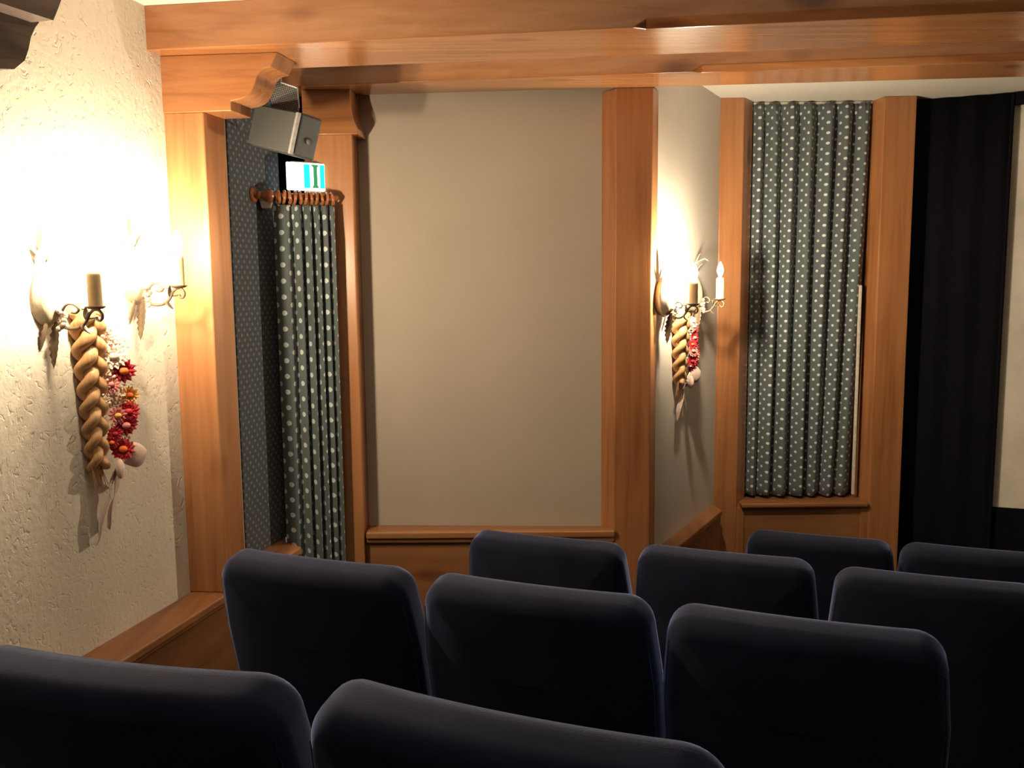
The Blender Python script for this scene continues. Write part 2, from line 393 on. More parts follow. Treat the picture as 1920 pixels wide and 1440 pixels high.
# window niche: back board, lower panel, sill
m = MB(); m.prism([(1.15, 4.40), (1.83, 4.40), (1.83, 4.43), (1.15, 4.43)], Z(-1.1), FCEIL)
o = m.build('window_1', BLACKCLOTH, origin=(1.15, 4.40, Z(-1.1))); o['kind'] = 'structure'; o['label'] = 'blacked out window behind the dotted curtain'
fr = MB(); 
for x0, x1 in ((1.196, 1.236), (1.75, 1.788)): fr.prism([(x0, 4.385), (x1, 4.385), (x1, 4.4), (x0, 4.4)], Z(-1.08), FCEIL - .01)
fr.build('window_frame', plain('dark_frame', (.03, .02, .018), .5), o).location = (-1.15, -4.40, -Z(-1.1))
struct('trim_10', [(1.128, 4.235), (1.801, 4.235), (1.801, 4.40), (1.128, 4.40)], FLOOR, Z(-1.115), W_PAN, label='wooden panel below the window sill')
struct('trim_11', [(1.13, 4.225), (1.17, 4.225), (1.17, 4.24), (1.13, 4.24)], FLOOR, Z(-1.13), W_V)
struct('trim_12', [(1.765, 4.225), (1.80, 4.225), (1.80, 4.24), (1.765, 4.24)], FLOOR, Z(-1.13), W_V)
m = MB(); m.prism([(1.152, 4.200), (1.792, 4.200), (1.792, 4.39), (1.152, 4.39)], Z(-1.128), Z(-1.103))
o = m.build('trim_13', W_LX, origin=(1.152, 4.2, Z(-1.128)), bevel=.009, seg=3); o['kind'] = 'structure'; o['label'] = 'rounded wooden window sill under the dotted curtain'

# ------------------------------------------------------------------ ceiling beams
def beam(fl, fr_, rr, rl, z0, z1, label, cham_x=None):
    """plan corners front-left, front-right, rear-right, rear-left; lower front arris chamfered right of cham_x"""
    FL, FR, RR, RL = (Vector(p) for p in (fl, fr_, rr, rl))
    m = MB()
    if cham_x is None:
        m.prism([fl, fr_, rr, rl], z0, z1)
    else:
        k = (cham_x - FL.x) / (FR.x - FL.x); C_ = FL + (FR - FL) * k; D_ = RL + (RR - RL) * k
        c = .022; C2 = FL + (FR - FL) * (k + .006)
        back = Vector((.1, 1)).normalized() * c
        V = [(*FL, z0), (*C_, z0), (*(C2 + back), z0), (*(FR + back), z0), (*RR, z0), (*RL, z0),      # 0-5 bottom
             (*FL, z1), (*FR, z1), (*RR, z1), (*RL, z1),                                              # 6-9 top
             (*C2, z0 + c), (*FR, z0 + c)]                                                            # 10,11 chamfer top edge
        m.add(V, [(0, 5, 4, 3, 2, 1), (6, 7, 8, 9), (0, 1, 10, 11, 7, 6), (1, 2, 10), (2, 3, 11, 10), (3, 4, 8, 7, 11), (4, 5, 9, 8), (5, 0, 6, 9)])
    o = m.build('ceiling_beam', W_H, origin=(fl[0], fl[1], z0), bevel=.003)
    return prop(o, label, 'beam')
beam((-1.096, 2.672), (4.79, 1.925), (4.79, 2.322), (-1.02, 2.934), Z(.715), CEIL, 'large varnished pine ceiling beam nearest the camera, resting on the big corbel', .35)
beam((-.93, 3.354), (4.79, 2.71), (4.79, 3.08), (-.90, 3.519), Z(.757), FCEIL, 'second pine ceiling beam, above the pale plaster panel', .66)


# ------------------------------------------------------------------ corbels
def corbel(profile, ydir, o3, u, label, mat):
    """profile in (u, z) extruded along ydir from plan point o3"""
    m = MB(); n = len(profile); V = []
    for s in (0, 1):
        for a, z in profile:
            p = Vector(o3) + Vector(u) * a + Vector(ydir) * s
            V.append((p.x, p.y, z))
    m.add(V, [tuple(range(n))[::-1], tuple(range(n, 2 * n))] + [(i, (i + 1) % n, n + (i + 1) % n, n + i) for i in range(n)])
    o = m.build('corbel', mat, origin=(o3[0], o3[1], profile[0][1]), bevel=.003)
    return prop(o, label, 'corbel')
def bez(pts, n=6):
    out = []
    for i in range(len(pts) - 1):
        p0 = Vector(pts[max(i - 1, 0)]); p1 = Vector(pts[i]); p2 = Vector(pts[i + 1]); p3 = Vector(pts[min(i + 2, len(pts) - 1)])
        for k in range(n):
            t = k / n
            out.append(.5 * ((2 * p1) + (p2 - p0) * t + (2 * p0 - 5 * p1 + 4 * p2 - p3) * t * t + (3 * p1 - p0 - 3 * p2 + p3) * t ** 3))
    out.append(Vector(pts[-1])); return out
f0 = Vector((-1.077, 2.733)); fu = Vector((math.cos(.08), -math.sin(.08)))
ax = lambda x: (x - f0.x) / fu.x
curve = bez([(ax(-.8585), Z(.574)), (ax(-.822), Z(.581)), (ax(-.798), Z(.596)), (ax(-.7815), Z(.622)), (ax(-.771), Z(.650)), (ax(-.752), Z(.667)), (ax(-.729), Z(.672))])
prof = [(-.02, Z(.543)), (ax(-.859), Z(.545))] + [tuple(p) for p in curve] + [(ax(-.706), Z(.7145)), (-.02, Z(.7145))]
corbel(prof, (.026, .118), tuple(f0), tuple(fu), 'bright pine scrolled corbel carrying the nearest ceiling beam', W_H)
prof = [(0, Z(.588)), (.212, Z(.588)), (.212, Z(.61))] + [tuple(p) for p in bez([(.207, Z(.62)), (.197, Z(.65)), (.190, Z(.69)), (.188, Z(.735))])] + [(.188, Z(.757)), (0, Z(.757))]
corbel(prof, (.012, .13), (-.80, 3.392), (1, 0), 'smaller pine corbel above the exit curtain post', W_H)

# ------------------------------------------------------------------ dark hewn beam with carved end, top left
m = MB()
def hewn(t0, t1, off0, off1, z0, z1, end_profile, seed):
    """longitudinal piece along the left wall; end_profile: list (t, z) for the far end"""
    n = len(end_profile); NT = 14; V = []
    stations = []
    for i in range(NT + 1):
        f = i / NT
        for (t, z) in end_profile:
            tt = t0 + (t - t0) * f
            for off in (off0, off1):
                dd = noise.noise(Vector((tt * 7 + seed, z * 9, off * 5))) * .010
                p = L(tt, off + (dd if off == off1 else 0)); V.append((p[0], p[1], z + dd))
    m2 = MB()
    F = []
    row = n * 2
    for i in range(NT):
        for k in range(n - 1):
            a = i * row + k * 2
            F.append((a + 1, a + 3, a + row + 3, a + row + 1))
            F.append((a, a + row, a + row + 2, a + 2))
        F.append((i * row, i * row + 1, (i + 1) * row + 1, (i + 1) * row))
        e = i * row + (n - 1) * 2; F.append((e, e + row, e + row + 1, e + 1))
    for k in range(n - 1):
        a = NT * row + k * 2; F.append((a, a + 1, a + 3, a + 2)); a = k * 2; F.append((a, a + 2, a + 3, a + 1))
    m2.add(V, F); return m2
db = thing('dark_wall_beam', (*L(-1.2), Z(.6)), 'dark brown rough-hewn beam on the left wall with a carved stepped end', 'beam')
dl = -Vector(db.location)
up = hewn(-3.0, -.67, -.02, .22, 0, 0, [(-.704, Z(.60)), (-.690, Z(.625)), (-.672, Z(.657)), (-.64, Z(.70)), (-.60, Z(.76)), (-.57, Z(.844))], 3)
o = up.build('beam_timber', W_DARK, db, bevel=0); o.location = dl
lo = hewn(-3.0, -.67, -.02, .16, 0, 0, [(-.80, Z(.478)), (-.76, Z(.487)), (-.724, Z(.518)), (-.711, Z(.545)), (-.704, Z(.571)), (-.693, Z(.591)), (-.680, Z(.606))], 9)
o = lo.build('carved_bracket', W_DARK, db, smooth=False); o.location = dl

# ------------------------------------------------------------------ curtains
def catmull(P, t):
    n = len(P) - 1; i = min(int(t * n), n - 1); f = t * n - i
    p0, p1, p2, p3 = P[max(i - 1, 0)], P[i], P[i + 1], P[min(i + 2, n)]
    return .5 * ((2 * p1) + (p2 - p0) * f + (2 * p0 - 5 * p1 + 4 * p2 - p3) * f * f + (3 * p1 - p0 - 3 * p2 + p3) * f ** 3)
def curtain(name, a, b, depth_dir, folds, amp, ztop, zbot, mat, parent, shrink=0.0, seed=1, pinch=True, nu=420, nv=44, fw=None, waver=.35, sharp=.7, ustretch=.8):
    """folded cloth hanging between plan points a and b; UV keeps true cloth lengths"""
    A, B, D = Vector(a), Vector(b), Vector(depth_dir).normalized()
    rnd = random.Random(seed)
    if fw is None: fw = [1 + rnd.uniform(-.16, .16) for _ in range(folds)]
    tot = sum(fw); edges = [0]
    for f in fw: edges.append(edges[-1] + f / tot)
    am = [rnd.uniform(.75, 1.15) for _ in fw]; ph = [rnd.uniform(-1, 1) for _ in fw]
    P = []; 
    for i in range(nu + 1):
        u = i / nu
        k = 0
        while k < folds - 1 and u > edges[k + 1]: k += 1
        f = (u - edges[k]) / (edges[k + 1] - edges[k])
        col = []
        for j in range(nv + 1):
            v = j / nv                       # 0 top, 1 bottom
            z = ztop + (zbot - ztop) * v
            top = max(0.0, 1 - v / .06) if pinch else 0
            # rounded ridge with a sharper valley, skewed a little
            ff = min(max(f + .05 * math.sin(PI * f) * math.sin(v * 3 + ph[k] * 2) * waver, 0), 1)
            wave = (.5 - .5 * math.cos(2 * PI * ff)) ** sharp
            y = (wave - .5) * amp * am[k] * (1 + .25 * v * (1 if ph[k] > 0 else -.5))
            y = y * (1 - .35 * top)
            if pinch:                         # pinched header pleat: narrow gathers at the valley
                g = math.exp(-((f - 1) / .10) ** 2) + math.exp(-(f / .10) ** 2)
                y += top * .012 * g + top * .004 * math.sin(f * 2 * PI * 3)
            uu = .5 + (u - .5) * (1 - shrink * v ** 1.3) - shrink * .5 * v ** 1.3 * .9
            uu += .006 * math.sin(u * 9 + v * 4 + seed) * v * waver
            p = A + (B - A) * uu + D * y
            zz = z
            if j == nv: zz += .006 * math.sin(u * 40)
            if j == 0 and pinch: zz += .010 * math.exp(-(((f if f < .5 else 1 - f)) / .07) ** 2) - .008 * math.sin(PI * f)
            col.append(Vector((p.x, p.y, zz)))
        P.append(col)
    # arc length at mid height
    arc = [0]
    for i in range(nu): arc.append(arc[-1] + (P[i + 1][nv // 2] - P[i][nv // 2]).length)
    m = MB(); m.grid(P)
    for i in range(nu + 1):
        for j in range(nv + 1): m.uv[i * (nv + 1) + j] = (arc[i] * ustretch, P[i][j].z)
    o = m.build(name, mat, parent, smooth=True)
    s = o.modifiers.new('thickness', 'SOLIDIFY'); s.thickness = .0022; s.offset = 0
    return o

c = thing('window_curtain', (1.5, 4.31, Z(-1.09)), 'slate grey curtain with white dots hanging in the window niche above the sill', 'curtain')
o = curtain('cloth', (1.199, 4.318), (1.786, 4.318), (0, -1), 7, .058, Z(.882), Z(-1.088), DOT_W, c, shrink=.075, seed=5, waver=1.6, fw=[.75, 1, 1, 1, 1, 1.05, .95])
o.location = -Vector(c.location)
m2 = MB(); m2.box((1.7495, 4.30, Z(-.55)), (.012, .02, 1.07)); o = m2.build('lining', LINING, c, bevel=.003); o.location = -Vector(c.location); o['label'] = 'pale lining showing at the right edge'
m = MB(); m.box((1.493, 4.325, Z(.877)), (.585, .012, .010)); o = m.build('curtain_track', WHITEP, c); o.location = -Vector(c.location)

c = thing('exit_curtain', (-.78, 3.36, FLOOR + .02), 'slate grey curtain with white dots gathered on wooden rings at the exit', 'curtain')
o = curtain('cloth', (-.885, 3.256), (-.676, 3.352), (.45, -.89), 6, .046, Z(.318), FLOOR + .03, DOT_A, c, seed=11, fw=[1.8, .95, 1.0, .8, .8, .65], pinch=True, nu=460, nv=60)
o.location = -Vector(c.location)

# rod, finial, rings
A = Vector((-.925, 3.222, Z(.343))); B = Vector((-.668, 3.366, Z(.342))); dr = (B - A).normalized()
rod = thing('curtain_rod', A, 'turned brown wooden curtain rod with ball finial under the exit sign', 'curtain rod')
Rm = dr.to_track_quat('Z', 'Y').to_matrix()
m = MB(); m.tube([Vector((0, 0, 0)), B - A], .0115, 12); m.build('pole', W_ROD, rod, smooth=True)
m = MB(); m.lathe([(.010, -.028), (.016, -.022), (.010, -.012), (.012, -.004), (.021, .006), (.0245, .018), (.021, .030), (.013, .038), (.019, .044), (.019, .050), (.012, .054)], dr * .012, 18, Rm)
m.build('finial', W_ROD, rod, smooth=True)
m = MB(); wq = Vector((WN.x, WN.y, 0)); q = wq.to_track_quat('Z', 'Y').to_matrix()
ft = Vector((*L((Vector((A.x, A.y)) - W0).dot(WD) - .004, .006), Z(.345))) - A
m.lathe([(.030, -.002), (.030, .004), (.022, .010), (.012, .014), (.010, .030)], ft, 18, q); m.build('wall_rosette', W_ROD, rod, smooth=True)
for k in range(11):
    m = MB(); cc = dr * (.066 + k * .0205) + Vector((0, 0, -.004)); ringax = (dr + Vector((.25, .0, .12 * (-1) ** k))).normalized()
    m.torus(cc, .0215, .0056, ringax, 20, 8); ro = m.build('ring', W_ROD, rod, smooth=True)
    m = MB(); m.ball(cc + Vector((0, 0, -.031)), .0042, 6); m.build('eyelet', plain('brass', (.5, .36, .18), .3, metal=.8) if k == 0 else bpy.data.materials['brass'], ro, smooth=True)

# white plastic wedge below the finial
m = MB(); pc_ = Vector((-.93, 3.262, Z(.318)))
m.add([pc_ + Vector(v) for v in ((-.010, -.020, .02), (.050, -.022, .02), (.050, .03, .02), (-.010, .03, .02), (.0, -.015, -.022), (.034, -.016, -.022), (.034, .02, -.022), (0, .02, -.022))],
      [(0, 1, 2, 3), (7, 6, 5, 4), (0, 4, 5, 1), (1, 5, 6, 2), (2, 6, 7, 3), (3, 7, 4, 0)])
o = m.build('wall_sensor', WHITEP, origin=tuple(pc_), bevel=.003); prop(o, 'small white plastic wedge fixed just below the curtain rod finial', 'sensor')

# ------------------------------------------------------------------ exit sign
sg = thing('exit_sign', (-.78, 3.36, Z(.42)), 'glowing white and green emergency exit sign above the exit curtain', 'exit sign')
sa, sb = Vector((-.849, 3.318)), Vector((-.7195, 3.392)); sd = (sb - sa).normalized(); sn = Vector((sd.y, -sd.x)); wS = (sb - sa).length
Sp = lambda a, d, z: Vector((*(sa + sd * a + sn * d), z)) - Vector(sg.location)
def sbox(a0, a1, z0, z1, d0, d1, mat, name, bev=0.0, parent=sg):
    m = MB(); V = [Sp(a, d, z) for a in (a0, a1) for d in (d0, d1) for z in (z0, z1)]
    m.add(V, [(0, 1, 3, 2), (4, 6, 7, 5), (0, 4, 5, 1), (2, 3, 7, 6), (0, 2, 6, 4), (1, 5, 7, 3)])
    return m.build(name, mat, parent, bevel=bev)
WH = emit('sign_white', (.92, 1, .97), 2.6); GR = emit('sign_green', (.005, .72, .60), 1.15); DG = emit('sign_dark_green', (.02, .20, .08), .8)
z0, z1 = Z(.372), Z(.477)
bd = sbox(0, wS, z0, z1, -.012, .0, WH, 'light_box', .004)
pn = sbox(wS * .44, wS * .985, z0 + .010, z1 - .006, .0, .0012, GR, 'green_panel')
sbox(wS * .60, wS * .86, z0 + .010, z1 - .006, .0012, .0020, WH, 'door_shape', parent=pn)
def sfig(pts, name):
    m = MB(); n = len(pts); V = [Sp(wS * a, .0020, z0 + (z1 - z0) * z) for a, z in pts] + [Sp(wS * a, .0028, z0 + (z1 - z0) * z) for a, z in pts]
    m.add(V, [tuple(range(n))[::-1], tuple(range(n, 2 * n))] + [(i, (i + 1) % n, n + (i + 1) % n, n + i) for i in range(n)])
    return m.build(name, DG, pn)
sfig([(.62, .94), (.82, .94), (.82, .90), (.79, .84), (.79, .22), (.82, .14), (.82, .10), (.66, .10), (.66, .14), (.69, .22), (.69, .84)], 'pictogram')
sbox(.02, wS - .02, z1 - .004, z1 + .004, -.020, -.010, SILVER, 'mounting_rail')


# ------------------------------------------------------------------ loudspeaker and bracket
sp = thing('loudspeaker', (-.7576, 2.95, Z(.521)), 'small dark grey loudspeaker tilted down below the scrolled corbel', 'loudspeaker')
RS = Matrix(((0.764, 0.59, 0.263), (-0.597, 0.8, -0.06), (-0.246, -0.111, 0.963))) 
from mathutils import Quaternion
def spbox(c, d, mat, name, bev=.004, par=sp):
    m = MB(); m.box(RS @ Vector(c), d, RS); return m.build(name, mat, par, bevel=bev, seg=3)
SW, SD, SH = .240, .10, .14
cab = spbox((0, .006, 0), (SW, SD - .012, SH), SPK, 'cabinet', .008)
spbox((-.006, -SD / 2 + .004, 0), (SW - .02, .008, SH - .010), SPKG, 'grille', .003)
spbox((SW / 2 - .005, -SD / 2 + .003, 0), (.011, .014, SH - .006), SILVER, 'trim_strip', .002)
m = MB(); xa = (RS @ Vector((1, 0, 0))).to_track_quat('Z', 'Y').to_matrix()
m.lathe([(.011, -.004), (.011, .006), (.009, .009)], RS @ Vector((SW / 2, .012, -.012)), 14, xa); m.build('side_knob', SPKG, sp, smooth=True)
m = MB(); m.lathe([(.020, -.004), (.022, .010), (.018, .022), (.008, .026)], RS @ Vector((-SW / 2 + .004, .02, .045)), 14, (RS @ Vector((-1, 0, 0))).to_track_quat('Z', 'Y').to_matrix()); m.build('clamp_knob', BLACKP, sp, smooth=True)
# perforated steel bracket above
br = thing('speaker_bracket', (-.735, 2.96, Z(.66)), 'grey perforated steel bracket holding the loudspeaker under the beams', 'bracket')
PL = [(-.800, .585), (-.708, .590), (-.708, .655), (-.710, .664), (-.762, .680), (-.762, .706), (-.800, .728)]
m = MB(); n = len(PL); bl = Vector(br.location)
V = [Vector((x, 2.955, Z(h))) - bl for x, h in PL] + [Vector((x, 2.963, Z(h))) - bl for x, h in PL]
m.add(V, [tuple(range(n)), tuple(range(n, 2 * n))[::-1]] + [(i, n + i, n + (i + 1) % n, (i + 1) % n) for i in range(n)])
m2_, nt, b = new_mat('perforated_steel'); b.inputs['Roughness'].default_value = .5; b.inputs['Metallic'].default_value = .3
mp = mapping(nt, scale=(150, 1, 150), rot=(0, .3, 0)); vo = N(nt, 'ShaderNodeTexVoronoi'); vo.inputs['Scale'].default_value = 1; vo.inputs['Randomness'].default_value = .15
nt.links.new(mp.outputs[0], vo.inputs[0]); rp = ramp(nt, [(.28, (.03, .03, .032)), (.38, (.17, .165, .165))]); nt.links.new(vo.outputs['Distance'], rp.inputs[0]); nt.links.new(rp.outputs[0], b.inputs['Base Color'])
m.build('perforated_plate', m2_, br, bevel=.001)
m = MB(); m.tube([Vector((x, 2.953, Z(h))) - bl for x, h in [(-.800, .728), (-.762, .707), (-.761, .683), (-.709, .665), (-.706, .60)]], .0032, 6); m.build('folded_edge', SILVER, br)
m = MB(); m.tube([Vector((-.79, 2.962, Z(.71))) - bl, Vector((-.86, 2.955, Z(.71))) - bl, Vector((-.90, 2.93, Z(.716))) - bl], .006, 8); m.build('support_arm', STEEL, br)
# thin cable near the post
m = MB(); pts = [Vector(L(.40, .012) + (Z(.60),)), Vector(L(.41, .03) + (Z(.585),)), Vector(L(.42, .02) + (Z(.57),)), Vector(L(.43, .04) + (Z(.560),)), Vector((-.86, 2.99, Z(.555)))]
m.tube(pts, .0018, 6); o = m.build('speaker_cable', WHITEP, origin=tuple(pts[0])); prop(o, 'thin pale cable curling from the wall to the loudspeaker', 'cable')

# ------------------------------------------------------------------ wall lights
def leaf(m, base, dirv, side, length, width, curl, thick=.0018, serr=0.0, n=10):
    base, dirv, side = Vector(base), Vector(dirv).normalized(), Vector(side).normalized()
    nrm = dirv.cross(side).normalized(); P = []
    for i in range(n + 1):
        t = i / n; w_ = width * math.sin(PI * min(1, t * .92 + .08)) ** .8 * (1 - .25 * t)
        if serr: w_ *= 1 - serr * (i % 2)
        cpt = base + dirv * length * (t - .12 * curl * t * t) + nrm * curl * length * t * t
        row = []
        for s in (-1, -.5, 0, .5, 1):
            row.append(cpt + side * w_ * .5 * s + nrm * (abs(s) * w_ * .18))
        P.append(row)
    m.grid(P, thick)
def sconce(P3, n, label, lit, group, reach=.15):
    foot = Vector((P3[0] - n.x * reach, P3[1] - n.y * reach, P3[2]))
    def stretch(mb):
        mb.v = [(x, y + (reach - .15) * min(1, max(0, (y - .065) / .05)), z) for x, y, z in mb.v]; return mb
    t = thing('wall_sconce', foot, label, 'wall light', group, math.atan2(-n.x, n.y))
    # leaf bud shaped backplate: y out from the wall
    m = MB(); prof = []
    for i in range(15):
        a = i / 14; z = -.075 + .175 * a
        r = .052 * math.sin(PI * a ** .8) ** .72 * (1 - .12 * a) + .002; prof.append((r, z))
    V = []; nn = 28
    for r, z in prof:
        for k in range(nn):
            an = 2 * PI * k / nn; rr = r * (1 + .045 * math.cos(an * 7))
            y = .028 + rr * math.sin(an) * .80
            V.append((rr * math.cos(an), max(y, .003), z + .022))
    mm = len(prof)
    m.add(V, [(i * nn + k, i * nn + (k + 1) % nn, (i + 1) * nn + (k + 1) % nn, (i + 1) * nn + k) for i in range(mm - 1) for k in range(nn)] + [tuple(range(nn))[::-1], tuple((mm - 1) * nn + k for k in range(nn))])
    m.build('leaf_bud_backplate', IRON, t, smooth=True)
    m = MB()
    leaf(m, (0, .022, .10), (.05, .12, 1), (1, 0, 0), .11, .034, .25)
    leaf(m, (-.006, .022, .09), (-.42, .18, 1), (1, .2, .3), .085, .026, .3)
    leaf(m, (.006, .022, .09), (.42, .15, 1), (1, -.2, -.3), .075, .026, .3)
    m.tube([(0, .022, .09), (-.004, .03, .135), (-.012, .045, .165), (-.03, .07, .178), (-.04, .085, .168)], .0028, 6)
    m.build('top_leaf', IRON, t, smooth=True)
    m = MB(); leaf(m, (0, .058, -.035), (0, -.10, -1), (.25, 1, 0), .125, .044, .06, serr=.32, n=14)
    leaf(m, (.016, .045, -.03), (.18, -.1, -1), (1, .2, .2), .085, .026, .1, serr=.3)
    m.build('tail_leaf', IRON_D, t, smooth=True)
    m = MB()
    for k in range(11):
        a = random.uniform(-1, 1); m.ball((a * .016 * (1 - k * .05), .068 + random.uniform(0, .012), -.002 - k * .0052), .0075, 7)
    m.build('grape_cluster', IRON, t, smooth=True)
    m = MB()
    path = bez([(0, .06, -.035), (0, .078, -.052), (0, .10, -.052), (0, .118, -.036), (0, .130, -.016), (0, .145, -.005), (0, .160, -.008), (0, .168, -.020), (0, .163, -.032), (0, .153, -.031), (0, .151, -.023)], 5)
    m.tube(path, [.0042] * (len(path) - 12) + [.0036] * 12, 8)
    path = bez([(0, .066, -.022), (0, .080, .006), (0, .095, .008), (0, .104, -.004), (0, .098, -.014), (0, .090, -.012)], 5)
    m.tube(path, .003, 7)
    path = bez([(0, .108, -.046), (-.01, .118, -.022), (-.014, .112, -.006), (-.010, .104, -.004)], 5); m.tube(path, .0022, 6)
    stretch(m).build('scroll_arm', IRON_D, t, smooth=True)
    m = MB(); leaf(m, (0, .118, -.03), (.3, -.25, 1), (1, .2, 0), .034, .024, .5); leaf(m, (0, .120, -.03), (-.5, .35, .35), (.4, 1, 0), .032, .022, .4)
    leaf(m, (0, .112, -.042), (.1, .2, -1), (1, 0, 0), .026, .022, -.5)
    stretch(m).build('arm_leaf', IRON_D, t, smooth=True)
    m = MB(); m.lathe([(.004, -.006), (.018, -.003), (.026, .003), (.025, .004), (.014, .001), (.004, .001)], (0, .15, 0), 20); stretch(m).build('drip_pan', IRON_D, t, smooth=True)
    m = MB(); m.lathe([(.0172, .001), (.0178, .006), (.0176, .080), (.0170, .090), (.0150, .0935), (.007, .094), (.006, .092)], (0, .15, 0), 22)
    stretch(m).build('candle_sleeve', WAX, t, smooth=True)
    m = MB(); m.lathe([(.0065, .092), (.0075, .100), (.0125, .108), (.0160, .119), (.0162, .128), (.0135, .140), (.0085, .152), (.0040, .160), (.0008, .164)], (0, .15, 0), 16)
    bb = stretch(m).build('bulb', BULB_FAR if lit == 2 else BULB_ON if lit else BULB_OFF, t, smooth=True)
    return t
sconce((-1.055, 2.177, Z(-.045)), WN, 'wrought-iron candle wall light nearest the camera, above the long straw braid', True, 'iron candle wall lights', .178)
sconce((-.9735, 2.517, Z(.007)), WN, 'wrought-iron candle wall light on the rough wall, nearest the bright pine post', True, 'iron candle wall lights', .178)
sconce((.7248, 3.4094, Z(-.082)), RN, 'lit iron candle wall light on the far wall beside the dark corner post', 2, 'iron candle wall lights')
sconce((.9097, 3.7342, Z(-.068)), RN, 'unlit iron candle wall light in front of the post left of the window curtain', False, 'iron candle wall lights')
for x, y, lab in ((.15, .9, 'unseen round opal fill lamp added above the nearest seats'),):
    t = thing('fill_lamp', (x, y, CEIL - .07), lab, 'fill lamp')  # out of view, added only to lift the ambient light in the room
    m = MB(); m.lathe([(.19, .055), (.20, .069)], n=28); m.build('mounting_plate', SILVER, t, smooth=False)
    m = MB(); m.lathe([(.002, 0), (.09, .004), (.15, .018), (.185, .055)], n=28); m.build('fill_diffuser', bpy.data.materials.get('opal') or emit('opal', (.86, .92, 1.0), FILL), t, smooth=True)
for x, y, lab in ((-.25, 1.25, 'unseen black fill spot added over the seats near the left wall'), (.75, 1.35, 'unseen black fill spot added over the middle of the seats')):
    t = thing('fill_spot', (x, y, CEIL - .13), lab, 'spotlight')  # added out of view so the seat tops catch light and the walls don't
    m = MB(); m.lathe([(.046, .045), (.046, 0), (.050, 0), (.050, .13), (.046, .13), (.046, .05)], n=28); m.build('black_tube', BLACKP, t, smooth=False)
    m = MB(); m.lathe([(.002, .050), (.044, .050), (.044, .056), (.002, .056)], n=24); m.build('lens', bpy.data.materials.get('fill_spot_lens') or emit('fill_spot_lens', (.58, .74, 1.0), SPOT), t)

# ------------------------------------------------------------------ straw braids with dried flowers
def flower(m, c, nrm, r, petals=12, layers=3, seed=0):
    c, nrm = Vector(c), Vector(nrm).normalized(); a = nrm.orthogonal().normalized(); b = nrm.cross(a); rd_ = random.Random(seed)
    for l in range(layers):
        rr = r * (1 - .24 * l); lift = .25 + .35 * l
        for k in range(petals - l):
            an = 2 * PI * (k + .5 * l) / (petals - l) + rd_.uniform(-.1, .1)
            d = a * math.cos(an) + b * math.sin(an); s = nrm.cross(d)
            tip = c + (d + nrm * lift).normalized() * rr
            mid = c + (d + nrm * lift * .5).normalized() * rr * .6; wd_ = rr * .26
            m.add([c, mid - s * wd_, tip, mid + s * wd_, mid + nrm * rr * .10 - s * wd_ * .2], [(0, 1, 4), (1, 2, 4), (4, 2, 3), (0, 4, 3)])
def heart(m, c, nrm, r): m.ball(Vector(c) + Vector(nrm) * r * .35, r * .42, 8, (1, 1, .8))
def ribbon(m, pts, wdir, width, thick=.0012):
    P = []
    for i, p in enumerate(pts):
        p = Vector(p); wv = Vector(wdir if not callable(wdir) else wdir(i / (len(pts) - 1))).normalized()
        P.append([p + wv * width * s for s in (-.5, -.17, .17, .5)])
    m.grid(P, thick)
